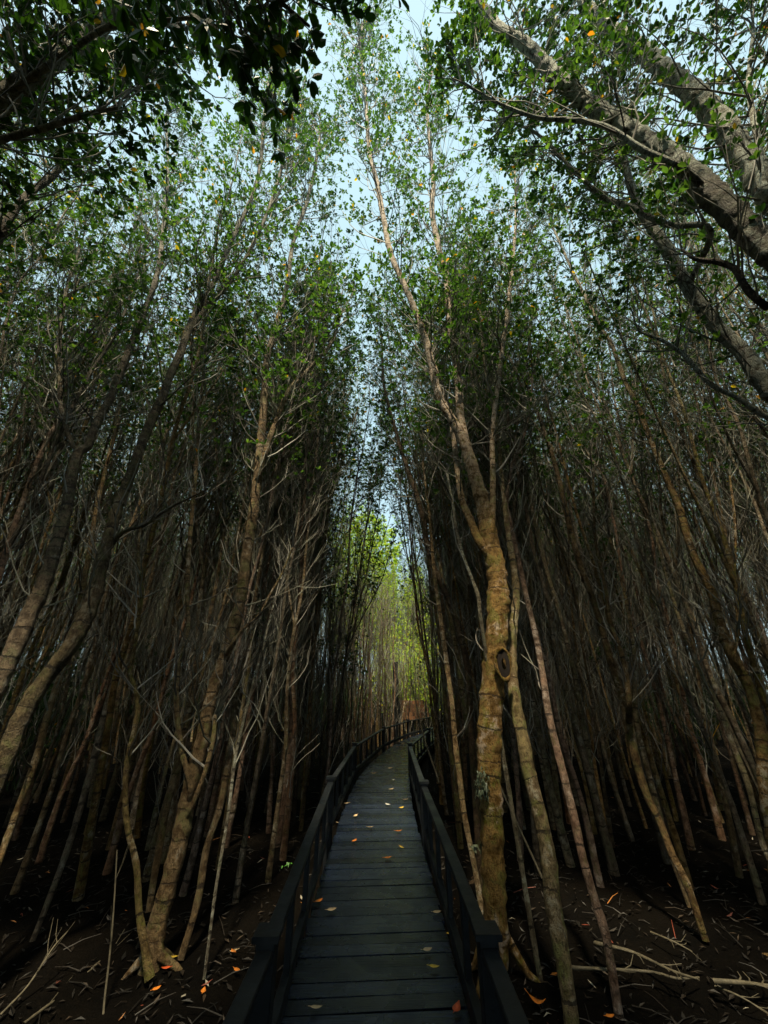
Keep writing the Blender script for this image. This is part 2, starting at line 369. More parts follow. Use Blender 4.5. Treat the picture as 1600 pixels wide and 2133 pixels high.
def grow(gt, gl, p, d, L, rad, lvl, r, leafp, lsize, up=.14, nch=(3, 5), wob=.13, sides=4, zsc=1.0):
    n = 6 if lvl > 0 else 4
    pts = [np.array(p, float)]; d = nrmz(np.array(d, float)); st = L/n; dirs = [d]
    for i in range(n):
        d = nrmz(d+np.array([0, 0, up])+np.array([r.gauss(0, wob), r.gauss(0, wob), r.gauss(0, wob*.6)]))
        pts.append(pts[-1]+d*st); dirs.append(d)
    R = [rad*(1-.72*i/n) for i in range(n+1)]
    gt.tube(pts, R, sides if lvl > 0 else 3)
    if lvl > 0:
        for _ in range(r.randint(*nch)):
            f = r.uniform(.2, .95); i = min(n-1, int(f*n)); q = pts[i]+(pts[i+1]-pts[i])*(f*n-i)
            a = nrmz(np.cross(dirs[i], (r.uniform(-1, 1), r.uniform(-1, 1), r.uniform(-1, 1)))); nd = nrmz(dirs[i]+a*r.uniform(.45, .9))
            grow(gt, gl, q, nd, L*r.uniform(.35, .6), rad*(1-.6*f)*.62, lvl-1, r, leafp, lsize, up, nch, wob, sides)
    pr = leafp(pts[-1][2])
    if r.random() < pr: leafcluster(gl, pts[-1], d, r.randint(3, 7), lsize, r)
    if lvl == 0 and r.random() < pr*.2: leafcluster(gl, pts[-2], d, r.randint(3, 5), lsize, r)

def spline(P, R, step):
    P = [np.array(p, float) for p in P]; out = []; ro = []
    Q = [2*P[0]-P[1]]+P+[2*P[-1]-P[-2]]
    for i in range(len(P)-1):
        a, b, c, d = Q[i:i+4]; n = max(2, int(np.linalg.norm(c-b)/step))
        for k in range(n):
            t = k/n; out.append(.5*((2*b)+(c-a)*t+(2*a-5*b+4*c-d)*t*t+(3*b-a-3*c+d)*t**3)); ro.append(R[i]*(1-t)+R[i+1]*t)
    out.append(P[-1]); ro.append(R[-1]); return out, ro

def stem(g, P, R, sides, step, r, knots=True, rough=.05, flare=True):
    pts, rd = spline(P, R, step); n = len(pts)
    if knots:
        i = 2
        while i < n-2:
            i += max(2, int(r.uniform(.10, .34)/step)) 
            if i < n-1:
                k = r.uniform(.07, .16)*(1.35 if rd[i] > .09 else 1); rd[i] *= 1+k
                if i+1 < n: rd[i+1] *= 1+k*.25
    # small wander
    for i in range(1, n-1):
        z = pts[i][2]; pts[i] = pts[i]+rd[i]*.16*np.array([mnoise.noise(Vector((z*1.7, n*.37, 1))), mnoise.noise(Vector((z*1.7, n*.37, 9))), 0])
    g.tube(pts, rd, sides, 0.0, rough=rough)
    return pts, rd

# ------------------------------------------------------------------ the trees of the stand that repeat
def make_proto(seed, mat, leafm, lp=.31, short=False, z0=5.6, ls=.085):
    r = random.Random(seed); Ht = r.uniform(6.5, 8.5) if short else r.uniform(12.0, 15.5); r0 = r.uniform(.022, .050)
    root = empty('mangrove_tree')
    gt, gb, gl = Geo(), Geo(), Geo()
    lean = np.array([r.gauss(0, .035), r.gauss(0, .035)]); P = [np.array([0, 0, -.25])]; cur = np.zeros(2)
    z = 0; fork = r.uniform(2.6, 7)
    while z < Ht:
        z += .85; cur = cur+lean*.85+np.array([r.gauss(0, .05), r.gauss(0, .05)]); P.append(np.array([cur[0], cur[1], z]))
    R = [r0*(1.5 if i == 0 else 1)*(1-.86*(i/(len(P)-1))**.9) for i in range(len(P))]
    pts, rd = stem(gt, P, R, 7, .17, r, rough=.04); stems = [(pts, rd)]
    for q in range(r.choice((1, 2, 2))):
        zi = next(i for i, p in enumerate(pts) if p[2] > fork+q*1.3); p0 = pts[zi]; a = r.uniform(0, 6.28); dx = np.array([math.cos(a), math.sin(a), 0])
        m = Ht*r.uniform(.8, .97)-p0[2]; Q = [p0]+[p0+np.array([0, 0, m*t])+dx*(m*.2*math.sin(t*1.5))+np.array([r.gauss(0, .05), r.gauss(0, .05), 0]) for t in (.12, .3, .5, .7, .85, 1)]
        rr = rd[zi]*.72; RR = [rr*(1-.85*t) for t in (0, .12, .3, .5, .7, .85, 1)]
        stems.append(stem(gt, Q, RR, 6, .2, r, rough=.04))
    leafp = lambda z: 0 if z < z0 else min(lp, (z-z0)/(1.5*z0)*lp/.25)
    for si, (ps, rs) in enumerate(stems):
        nb = (26 if short else 58) if si == 0 else (10 if short else 20)
        for _ in range(nb):
            f = r.uniform(.06 if si == 0 else .1, .97); i = int(f*(len(ps)-1)); p = ps[i]; a = r.uniform(0, 6.28); z = p[2]
            if z < .9 and r.random() < .7: continue
            d = np.array([math.cos(a), math.sin(a), r.uniform(.9, 2.6)])
            L = r.uniform(.7, 1.5) if z < 4 else r.uniform(.9, 1.8) if z < Ht*.72 else r.uniform(.5, 1.1)
            grow(gb, gl, p, d, L, min(rs[i]*.6, r.uniform(.005, .0115)), 2 if z > 1.8 and r.random() < .5 else 1, r, leafp, ls, up=.15, wob=.19, nch=(3, 5))
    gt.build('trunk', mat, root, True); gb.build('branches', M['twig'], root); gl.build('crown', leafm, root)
    return root
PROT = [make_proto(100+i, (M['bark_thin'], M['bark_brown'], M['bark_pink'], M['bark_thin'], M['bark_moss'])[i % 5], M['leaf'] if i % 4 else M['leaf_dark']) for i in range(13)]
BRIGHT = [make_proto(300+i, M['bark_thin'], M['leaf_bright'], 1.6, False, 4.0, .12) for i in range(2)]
def kids(o): return [c for c in bpy.data.objects if c.parent == o]
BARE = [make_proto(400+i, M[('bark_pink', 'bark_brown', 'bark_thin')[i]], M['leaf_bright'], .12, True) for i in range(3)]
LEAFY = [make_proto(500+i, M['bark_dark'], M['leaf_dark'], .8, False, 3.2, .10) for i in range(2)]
PK = {p.name: kids(p) for p in PROT+BRIGHT+BARE+LEAFY}

# scatter
HERO_BASES = []   # filled below, used to leave room
def place_copy(src, x, y, rz, s, tx, ty, used):
    if src.name in used: 
        o = src.copy(); COL.objects.link(o)
        for c in PK[src.name]:
            cc = c.copy(); COL.objects.link(cc); cc.parent = o
    else: o = src; used.add(src.name)
    o.location = (x, y, mudz(x, y)); o.rotation_euler = (tx, ty, rz); o.scale = (s, s, s)
    return o

# ------------------------------------------------------------------ the trees that stand out, each built where it stands
# a stem is a list of (px, py, width_px) read off the photograph and a distance along Y at its lower and upper end
def world_stem(pts, Y0, Y1, byt=False):
    P = []; R = []; n = len(pts)
    for i, (x, y, w) in enumerate(pts):
        x2, y2, _ = pts[min(i+1, n-1)]; x1, y1, _ = pts[max(i-1, 0)]
        w = w*.81*(.88 if byt else max(.55, abs(y2-y1)/math.hypot(x2-x1, y2-y1)))/(1 if byt else 1+.22*((x-CX)/F)**2)
        D = Y0+(Y1-Y0)*i/max(1, n-1); p, t = (att if byt else atY)(x, y, D); P.append(np.array(p)); R.append(w/2*t/F)
    return P, R
HERO = []
def rs_big(a): return a[0][1][0] > .055
def hero(label, mat, stems, leafm='leaf', nbr=26, leafz=(5.0, 8.0), lsize=.095, seed=1, blen=1.0, base=None, sides=14, nch=(2, 5), bstart=.15, cat='tree', bare=.55, zmin=1.0):
    r = random.Random(seed); root = empty('mangrove_tree'); tag(root, label, cat)
    gt, gb, gl = Geo(), Geo(), Geo(); worlds = []
    leafp = lambda z: 0 if z < leafz[0] else min(.62, .66*(z-leafz[0])/(leafz[1]-leafz[0]))
    b0 = None
    for si, (pts, Y0, Y1, *o) in enumerate(stems):
        byt = bool(o and o[0]); P, R = world_stem(pts, Y0, Y1, byt)
        if si > 0:
            mp_, mr_ = spline(worlds[0][0], worlds[0][1], .05); mp_ = np.array(mp_); k_ = int(np.argmin(np.linalg.norm(mp_-P[0], axis=1))); k_ = max(0, k_-max(3, int(mr_[k_]*2.2/.05)))
            P = [mp_[k_]]+P; R = [min(R[0]*1.15, mr_[k_]*.9)]+R
        if si == 0:
            p = P[0].copy()
            if base is not None: b = np.array(base, float); P = [b]+P; R = [R[0]*1.15]+R; p = b
            elif p[2] > MUD+.15:
                s = P[0]-P[1]; s = s/max(abs(s[2]), .3); k = (p[2]-MUD+.15); b = p+np.array([np.clip(s[0], -.5, .5)*k, np.clip(s[1], -.4, .4)*k, -k]); P = [b, (b+p)/2]+P; R = [R[0]*1.45, R[0]*1.12]+R
            b0 = P[0].copy(); b0[2] = MUD
        worlds.append((P, R))
    inv = b0
    allst = []
    for si, (P, R) in enumerate(worlds):
        P = [p-inv for p in P]; sd_ = sides if si == 0 else max(8, sides-4)
        ps, rs = stem(gt, P, R, sd_, .05 if R[0] > .04 else .08, r, rough=.07); allst.append((ps, rs))
    if rs_big(allst):
        p0 = np.array(allst[0][0][2]); R0 = allst[0][1][0]
        for k in range(r.randint(4, 6)):
            a = k*1.2+r.uniform(-.3, .3); u = np.array([math.cos(a), math.sin(a), 0]); L_ = R0*r.uniform(2.6, 4.5)
            gt.tube([p0+np.array([0, 0, .22]), p0+u*R0*.75+np.array([0, 0, .10]), p0*np.array([1, 1, 0])+u*L_*.6+np.array([0, 0, .03]), p0*np.array([1, 1, 0])+u*L_+np.array([0, 0, -.06])], [R0*.45, R0*.45, R0*.28, R0*.12], 8, rough=.15)
    for si, (ps, rs) in enumerate(allst):
        Ltot = sum(np.linalg.norm(ps[i+1]-ps[i]) for i in range(len(ps)-1)); nb = int(1.7*nbr*(Ltot/9.0)**.7) if si == 0 else int(1.5*nbr*(Ltot/7.0)**.7)
        for _ in range(nb):
            f = bstart+(1-bstart)*r.random()**.75 if si == 0 else r.uniform(.08, 1); i = min(len(ps)-1, int(f*(len(ps)-1))); p = ps[i]; z = p[2]+inv[2]
            if z < zmin: continue
            if z < leafz[0] and r.random() > bare: continue
            a = r.uniform(0, 6.28); d = np.array([math.cos(a), math.sin(a), r.uniform(.35, 1.5)]); L = blen*(r.uniform(.5, 1.2) if z < leafz[0] else r.uniform(.9, 1.9))
            grow(gb, gl, p+0, d, L, min(rs[i]*.55, r.uniform(.007, .014)), 2 if (z > leafz[0]-1.5 and r.random() < .5) else 1, r, lambda zz: leafp(zz+inv[2]), lsize, nch=nch, wob=.16, sides=5)
        # the tip of each stem ends in a spray
        for _ in range(4):
            a = r.uniform(0, 6.28); grow(gb, gl, ps[-1], np.array([math.cos(a)*.5, math.sin(a)*.5, 1]), 1.0*blen, max(.006, rs[-1]*.7), 2, r, lambda zz: leafp(zz+inv[2]), lsize, nch=(4, 6))
    root.location = tuple(inv)
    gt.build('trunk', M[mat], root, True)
    if gb.n: gb.build('branches', M['twig'], root)
    if gl.n: gl.build('crown', M[leafm], root)
    HERO.append((inv[0], inv[1])); return root, inv

R1, R1o = hero('stout ochre-brown forked tree right of the boardwalk, with a dark knot hole', 'bark_forked', [
  ([(1033,2010,62),(1028,1850,58),(1025,1700,55),(1020,1550,60),(1028,1400,57),(1035,1300,53),(1034,1200,48),(1020,1125,46),(1008,1060,37),(990,1000,33),(970,930,29),(945,880,25),(920,840,21),(905,790,18),(890,720,17),(870,660,16),(845,600,15),(815,530,14),(800,460,13),(785,380,12),(770,320,10),(765,250,9),(760,180,8),(750,100,6),(755,50,4)], 4.7, 5.0),
  ([(972,935,24),(960,870,20),(955,800,20),(945,720,18),(935,650,17),(930,580,15),(915,520,15),(900,440,13),(903,380,11),(895,300,9),(890,210,6),(900,150,4)], 4.85, 5.3),
  ([(1024,1115,18),(1027,1000,15),(1025,920,12),(1030,850,12),(1040,780,12),(1050,700,11),(1060,620,9),(1070,520,8),(1075,450,7),(1072,350,4)], 4.7, 5.6),
  ([(1002,1135,22),(980,1085,20),(962,1040,16),(950,960,13),(943,900,11),(925,820,9),(900,740,6)], 4.75, 5.4)], seed=21, nbr=56, leafz=(5.2, 8.5), sides=20, bare=.28, blen=1.05)
hero('mossy olive-brown trunk in the foreground just right of the stout forked tree', 'bark_moss', [
  ([(1195,2160,40),(1172,2000,39),(1150,1880,41),(1140,1780,39),(1120,1680,35),(1100,1600,33),(1090,1540,31),(1075,1470,30),(1066,1400,27),(1068,1320,22),(1075,1230,18),(1062,1130,14),(1050,1040,11),(1035,900,9),(1010,760,7),(1000,640,5)], 4.0, 5.6)], seed=22, nbr=20, sides=16)
hero('slim pinkish smooth-barked trunk right of the mossy trunk, leaning left as it rises', 'bark_pink', [
  ([(1290,2120,24),(1262,1950,23),(1240,1880,22),(1215,1790,21),(1195,1700,21),(1175,1620,20),(1155,1540,19),(1140,1470,17),(1130,1400,16),(1115,1320,15),(1098,1250,13),(1083,1180,12),(1065,1100,11),(1055,1040,10),(1070,960,8),(1100,880,6),(1110,780,5)], 4.3, 5.8)], seed=23, nbr=22)
hero('dark brown trunk with a broken collar, leaning left in the right stand', 'bark_brown', [
  ([(1470,1960,20),(1430,1840,21),(1400,1780,20),(1378,1720,19),(1345,1650,20),(1320,1560,22),(1305,1480,26),(1290,1430,20),(1265,1350,17),(1240,1260,15),(1210,1180,16),(1185,1090,14),(1165,1000,12),(1145,930,11),(1120,860,9),(1090,810,7),(1060,740,5)], 5.1, 6.4),
  ([(1310,1460,16),(1300,1380,13),(1270,1290,11),(1262,1230,9),(1240,1120,7),(1236,1000,5)], 5.3, 6.2)], seed=24, nbr=24)
hero('reddish slender trunk crossing just right of the dark broken-collared trunk', 'bark_thin', [
  ([(1440,1900,12),(1395,1770,13),(1370,1680,13),(1345,1590,14),(1328,1520,14),(1322,1450,12),(1320,1350,9),(1300,1230,8),(1270,1120,6)], 5.9, 6.9)], seed=25, nbr=16)
hero('brown trunk near the right edge dividing into a thick left stem and thin upright one', 'bark_brown', [
  ([(1605,1720,36),(1594,1640,34),(1588,1560,34),(1580,1500,30),(1560,1430,28),(1530,1375,32),(1500,1300,26),(1480,1230,22),(1442,1150,20),(1415,1060,18),(1390,1000,16),(1360,930,15),(1330,850,13),(1300,790,12),(1275,720,11),(1250,680,10),(1220,620,9),(1190,560,7),(1150,470,5)], 5.0, 5.8),
  ([(1530,1370,12),(1538,1300,9),(1530,1200,8),(1532,1100,7),(1520,990,5)], 5.1, 5.6)], seed=26, nbr=30, blen=1.1)
hero('mossy thin trunk low at the right edge of the photo', 'bark_moss', [
  ([(1625,1830,16),(1590,1760,15),(1560,1640,15),(1530,1560,14),(1500,1480,13),(1465,1410,12),(1430,1330,10),(1400,1240,9),(1370,1130,7),(1340,1020,5)], 4.8, 6.2)], seed=27, nbr=16)
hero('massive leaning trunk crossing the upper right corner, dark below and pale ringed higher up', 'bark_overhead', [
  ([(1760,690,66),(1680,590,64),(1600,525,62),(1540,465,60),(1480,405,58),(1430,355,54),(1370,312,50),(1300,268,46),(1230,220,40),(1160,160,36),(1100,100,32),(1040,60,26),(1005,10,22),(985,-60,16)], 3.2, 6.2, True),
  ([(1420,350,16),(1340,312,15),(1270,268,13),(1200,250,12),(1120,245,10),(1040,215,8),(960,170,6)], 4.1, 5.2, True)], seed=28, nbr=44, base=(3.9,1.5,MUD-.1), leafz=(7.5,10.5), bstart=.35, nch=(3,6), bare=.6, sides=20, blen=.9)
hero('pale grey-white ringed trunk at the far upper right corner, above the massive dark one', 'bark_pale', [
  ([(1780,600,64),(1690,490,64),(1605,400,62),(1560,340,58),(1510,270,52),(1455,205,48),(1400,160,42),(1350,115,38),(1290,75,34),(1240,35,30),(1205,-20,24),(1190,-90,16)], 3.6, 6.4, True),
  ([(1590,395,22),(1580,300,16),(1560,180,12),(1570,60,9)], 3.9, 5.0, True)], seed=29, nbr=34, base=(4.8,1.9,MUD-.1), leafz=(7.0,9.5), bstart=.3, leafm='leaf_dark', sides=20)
hero('pinkish-grey ringed trunk slanting out of the right edge below the two overhead trunks', 'bark_pale', [
  ([(1720,960,46),(1650,870,45),(1590,800,44),(1550,740,41),(1500,690,37),(1440,610,34),(1400,540,31),(1370,490,28),(1335,440,24),(1312,380,20),(1292,300,16),(1270,220,11)], 4.3, 6.4, True),
  ([(1600,870,15),(1540,830,13),(1480,800,12),(1430,745,12),(1390,715,9),(1330,690,6)], 4.5, 5.4, True),
  ([(1480,480,15),(1390,468,14),(1310,430,13),(1250,408,12),(1195,355,10),(1120,280,8),(1050,250,5)], 4.7, 6.3, True)], seed=30, nbr=34, base=(4.6,2.4,MUD-.1), leafz=(5.5,8.5), bstart=.25, sides=16, bare=.6)
hero('black curving limb-like tree low on the upper right edge', 'bark_dark', [
  ([(1680,690,20),(1600,640,18),(1555,600,18),(1530,560,16),(1490,545,14),(1450,540,10),(1420,520,6)], 3.6, 4.2, True)], seed=31, nbr=14, base=(4.0,2.9,MUD-.1), bstart=.4)
hero('thin dark-brown trunk leaning left, immediately left of the stout forked tree', 'bark_dark', [
  ([(990,1640,17),(980,1500,16),(975,1400,16),(950,1290,15),(912,1200,16),(894,1150,14),(875,1056,13),(850,980,11),(825,900,9),(800,800,7),(795,700,5)], 6.6, 7.6)], seed=32, nbr=30)
hero('thin pale elbowed stem leaning against the left side of the stout forked tree', 'bark_pale', [
  ([(1008,1330,9),(998,1250,10),(985,1210,9),(965,1160,9),(950,1100,8),(943,1050,7),(930,980,5)], 4.7, 5.2)], seed=33, nbr=8, base=(1.35,4.7,MUD-.1), zmin=2)
hero('brown trunk between the right railing and the stout forked tree, straight and knobbly', 'bark_thin', [
  ([(985,1790,13),(968,1700,14),(958,1620,14),(948,1540,13),(940,1450,12),(930,1380,12),(918,1290,11),(905,1200,9),(895,1080,7),(880,960,5)], 5.9, 7.2)], seed=34, nbr=22)
hero('twisted trunk low beside the right railing with a mossy bulge', 'bark_moss', [
  ([(1010,1700,16),(1000,1640,17),(990,1560,18),(972,1500,15),(962,1440,16),(955,1380,13),(940,1300,11),(925,1220,9),(905,1120,7)], 7.2, 8.2)], seed=35, nbr=20)

hero('thick mossy trunk near the left edge that bends to the right as it climbs', 'bark_moss', [
  ([(-40,1700,62),(5,1590,60),(40,1500,56),(90,1420,50),(150,1340,50),(190,1250,44),(215,1160,34),(245,1060,29),(275,980,26),(305,900,25),(335,835,24),(358,775,20),(376,735,20),(395,690,16),(430,640,14),(470,600,12),(510,540,10),(550,460,9),(578,380,8),(600,290,7),(612,210,5)], 3.9, 5.3),
  ([(374,740,18),(405,655,16),(440,600,15),(470,530,13),(492,480,12),(525,410,10),(543,340,9),(550,250,8),(560,170,7),(575,90,5)], 4.8, 5.4),
  ([(215,1165,14),(255,1110,14),(300,1095,12),(350,1060,10),(400,1035,8),(425,1022,5)], 4.4, 4.3)], seed=41, nbr=50, sides=18, bare=.6)
hero('thick ringed trunk rising from the left edge and forking high into two dark stems', 'bark_brown', [
  ([(-90,1650,58),(-30,1480,57),(30,1356,54),(65,1270,48),(95,1206,42),(127,1105,34),(146,1019,28),(161,944,27),(182,930,24),(195,895,22),(212,862,22),(240,805,22),(260,750,20),(300,650,16),(330,560,13),(345,430,10),(350,330,7),(345,240,5)], 3.7, 5.1),
  ([(158,935,14),(148,920,13),(127,842,12),(125,760,11),(125,700,11),(140,600,9),(165,520,6)], 4.35, 4.9)], seed=42, nbr=36, sides=18, bare=.6)
hero('orange-brown scaly trunk left of the boardwalk with side stems near its foot', 'bark_brown', [
  ([(305,2060,60),(322,1950,52),(350,1850,47),(375,1740,44),(395,1650,41),(420,1550,33),(440,1450,31),(460,1390,29),(480,1330,35),(498,1265,29),(515,1150,26),(530,1050,24),(541,950,21),(549,850,18),(556,750,15),(572,690,13),(597,600,11),(612,500,10),(640,420,9),(658,340,7),(668,270,5)], 4.8, 5.8),
  ([(540,985,15),(560,920,14),(575,880,14),(602,815,13),(642,770,11),(690,715,9),(712,650,6)], 5.3, 5.8),
  ([(485,1340,12),(505,1312,11),(540,1280,9),(562,1240,8),(585,1200,6),(610,1140,4)], 5.0, 5.2),
  ([(398,1640,15),(378,1560,13),(368,1450,12),(375,1380,10),(392,1310,10),(390,1240,10),(394,1150,11),(402,1050,10),(408,980,10),(414,900,8),(420,820,8),(430,720,5)], 4.9, 5.9),
  ([(400,1680,13),(430,1600,12),(445,1530,12),(448,1490,9)], 4.9, 5.1)], seed=43, nbr=42, sides=18)
hero('sinuous yellow-olive stem bowing left, in front of the orange-brown scaly trunk', 'bark_moss', [
  ([(312,2040,26),(300,1960,20),(290,1900,17),(284,1800,16),(270,1745,15),(262,1690,14),(264,1600,14),(280,1520,14),(288,1470,14),(278,1425,12),(271,1400,11),(280,1350,11),(288,1290,10),(296,1230,9),(288,1150,7),(300,1050,5)], 4.6, 5.2)], seed=44, nbr=22, bare=.9)
hero('reddish-brown trunk in the left stand between the scaly trunk and the pale green stem', 'bark_thin', [
  ([(376,2000,20),(412,1875,18),(432,1762,18),(461,1669,17),(484,1537,17),(488,1462,15),(505,1380,12),(525,1290,10),(540,1200,9),(560,1080,7),(585,960,5)], 4.9, 6.4)], seed=45, nbr=20)
hero('very thin pale green stem leaning right, left of the railing', 'bark_pale', [
  ([(425,2040,8),(450,1850,8),(475,1700,8),(490,1580,8),(515,1470,8),(545,1360,6),(570,1260,4)], 4.6, 5.6)], seed=46, nbr=14)
hero('slender brown trunk far left, slanting behind the two thick left trunks', 'bark_thin', [
  ([(0,1790,18),(40,1680,18),(75,1580,18),(105,1470,17),(128,1400,16),(150,1320,15),(170,1240,14),(190,1130,12),(205,1040,11),(230,940,9),(250,840,6)], 4.6, 6.0)], seed=47, nbr=22, bare=.8)
hero('long straight slanting trunk in the left stand, fading into the dark at its foot', 'bark_thin', [
  ([(60,1980,15),(115,1840,17),(150,1740,17),(185,1620,17),(215,1500,16),(243,1400,15),(265,1330,14),(285,1240,12),(305,1130,10),(330,1000,8),(350,880,5)], 5.2, 6.6)], seed=48, nbr=22)
hero('slanting brown trunk between the sinuous stem and the scaly trunk', 'bark_thin', [
  ([(310,1900,17),(330,1780,18),(345,1690,19),(368,1600,19),(385,1520,16),(405,1430,13),(425,1330,11),(450,1220,9),(470,1080,7)], 5.6, 6.8)], seed=49, nbr=18)
hero('orange-tinted slim tree leaning right near the middle of the left edge', 'bark_pink', [
  ([(-30,1290,16),(5,1180,16),(25,1110,15),(50,1040,14),(75,970,14),(105,905,13),(128,860,11),(140,780,9),(150,690,7),(160,600,5)], 4.6, 6.0)], seed=50, nbr=24, bare=.8)
hero('broad mossy trunk crossing the upper left corner overhead, dark underneath', 'bark_moss', [
  ([(-190,330,62),(-90,260,58),(0,205,52),(80,145,48),(130,112,44),(175,88,42),(225,40,38),(270,0,32),(310,-60,24)], 4.0, 5.6, True),
  ([(-60,320,18),(0,292,17),(90,268,15),(150,248,13),(190,235,11),(245,225,7)], 4.1, 4.6, True),
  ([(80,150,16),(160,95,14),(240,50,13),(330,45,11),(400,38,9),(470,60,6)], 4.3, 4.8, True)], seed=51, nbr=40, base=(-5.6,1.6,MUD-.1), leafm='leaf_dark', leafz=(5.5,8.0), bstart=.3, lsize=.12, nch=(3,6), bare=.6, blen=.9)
hero('thin dark trunk slanting through the foliage at the upper left edge', 'bark_dark', [
  ([(-60,560,22),(0,482,20),(40,425,18),(70,395,17),(110,365,16),(152,310,12),(200,240,8)], 4.8, 6.4, True)], seed=52, nbr=26, base=(-5.9,3.0,MUD-.1), leafz=(5.0,7.5), bstart=.3, lsize=.11)

# the leafy bough hanging over the walk, top centre-left, grows from a tree beside the walk
r = random.Random(77); root = empty('mangrove_tree', (-2.3, -.7, MUD)); tag(root, 'tree whose dark large-leaved bough hangs into the top, left of centre', 'tree')
gt, gb, gl = Geo(), Geo(), Geo()
ps, rs = stem(gt, [(0,0,-.2),(.05,.1,1.5),(.15,.25,3.2),(.35,.4,4.7),(.5,.6,6.0),(.7,.7,7.5),(.8,.8,9.2)], [.09,.08,.07,.06,.045,.03,.012], 12, .08, r)
p2, r2 = stem(gt, [(.35,.4,4.75),(.65,.7,5.5),(.95,1.1,6.2),(1.3,1.5,6.75),(1.7,1.85,7.1)], [.04,.03,.025,.02,.01], 8, .08, r)
for k in range(64):
    i = int((.25+.75*k/64)*(len(p2)-1)); a = r.uniform(0, 6.28)
    grow(gb, gl, p2[i], np.array([math.cos(a), math.sin(a), .1]), r.uniform(.35, .9), .011, 1, r, lambda z: .97, .125, up=.08, nch=(3, 6))
for k in range(26):
    i = int((.5+.5*k/26)*(len(ps)-1)); a = r.uniform(0, 6.28)
    grow(gb, gl, ps[i], np.array([math.cos(a), math.sin(a), .6]), r.uniform(.6, 1.3), .012, 1, r, lambda z: .9 if z > 5 else .1, .14, nch=(3, 6))
gt.build('trunk', M['bark_dark'], root, True); gb.build('branches', M['twig'], root); gl.build('crown', M['leaf_dark'], root); HERO.append((-2.3, -.7))

# ------------------------------------------------------------------ the stand: one tree after another, copies of the ten kinds
def visible(x, y):
    for z in (.2, 2, 4, 6, 8, 10):
        d = Vector((x, y, z))-CAM; dep = d.y*math.cos(PITCH)+d.z*math.sin(PITCH)
        if dep < .4: continue
        u = d.x/dep*F; v = (-d.y*math.sin(PITCH)+d.z*math.cos(PITCH))/dep*F
        if abs(u) < 820 and abs(v) < 1090: return True
    return False
PTS = []; grid = {}
def ok(x, y, s):
    gx, gy = int(x//1.0), int(y//1.0)
    for i in (-1, 0, 1):
        for j in (-1, 0, 1):
            for (a, b) in grid.get((gx+i, gy+j), ()):
                if (a-x)**2+(b-y)**2 < s*s: return False
    return True
for hx, hy in HERO: grid.setdefault((int(hx//1.0), int(hy//1.0)), []).append((hx, hy))
SPC = .54
for _ in range(90000):
    y = rng.uniform(-9, 46); x = rng.uniform(-26, 26)
    dx = x-PX(min(y, 30)) if y < 31 else x-12
    lim = 1.25 if y > 6 else 1.7
    if y < 31 and abs(dx) < lim: continue
    if y < 6.0 and abs(dx) < 4.6 and y > -2: continue
    if y < 0 and abs(dx) < 1.7+.1*abs(y): continue
    if y < 4.4 and y > -3 and -7 < x < 6.8: continue
    if 23.5 < y < 36 and -4.6 < x < 6: continue
    if abs(dx) > 9.5 and rng.random() < .93: continue
    s = SPC*(1.0 if abs(dx) < 4.5 else 1.3)
    if ok(x, y, s): grid.setdefault((int(x//1.0), int(y//1.0)), []).append((x, y)); PTS.append((x, y))
SHORT = [p for p in PTS if 11 < p[1] < 23.5 and -.16*p[1] < p[0] < PX(p[1])-1]; PTS = [p for p in PTS if p not in set(SHORT)]; print('short', len(SHORT), 'all', len(PTS))
vis = sorted([p for p in PTS if visible(*p)], key=lambda p: math.hypot(p[0], p[1])+ (0 if abs(p[0]) < 5 else .5))
SHORT = SHORT[:100]; NEAR = vis[:290-len(SHORT)]; ns = set(NEAR); FAR = [p for p in PTS if p not in ns]
used = set(); bx = Geo()
for i, (x, y) in enumerate(NEAR):
    src = PROT[i % len(PROT)]
    d = math.hypot(x, y); zone = 0 if d < 7 else 1 if d < 10.5 else 2
    left = x < PX(y)
    o = place_copy(src, x, y, rng.uniform(0, 6.28), rng.uniform(.85, 1.1), 0, 0, used)
    # trees at the clearing's edge lean over the walk, and a few lean at random
    k = max(0, 1-abs(x-PX(y))/4.5)
    o.rotation_mode = 'XYZ'; rz = o.rotation_euler.z; lean = (Vector((1 if left else -1, 0, 0))*(.05*k)+Vector((rng.gauss(0, .025), rng.gauss(0, .025), 0)))
    m = Matrix.Rotation(lean.length, 3, UP.cross(lean).normalized()) @ Matrix.Rotation(rz, 3, 'Z'); o.rotation_euler = m.to_euler()
    adj = ('brown', 'ochre-brown', 'pinkish-brown', 'dark-stemmed', 'mossy')[(i % len(PROT)) % 5]
    tag(o, adj+[' slender mangrove tree among the nearest thin stems of the stand', ' slender mangrove tree in the middle depth of the stand', ' thin distant mangrove tree deep in the stand'][zone]+(' left of the boardwalk' if left else ' right of the boardwalk'), 'tree',
        ['nearest thin trees', 'thin trees in the middle depth', 'distant thin trees'][zone]+(' left of the boardwalk' if left else ' right of the boardwalk'))
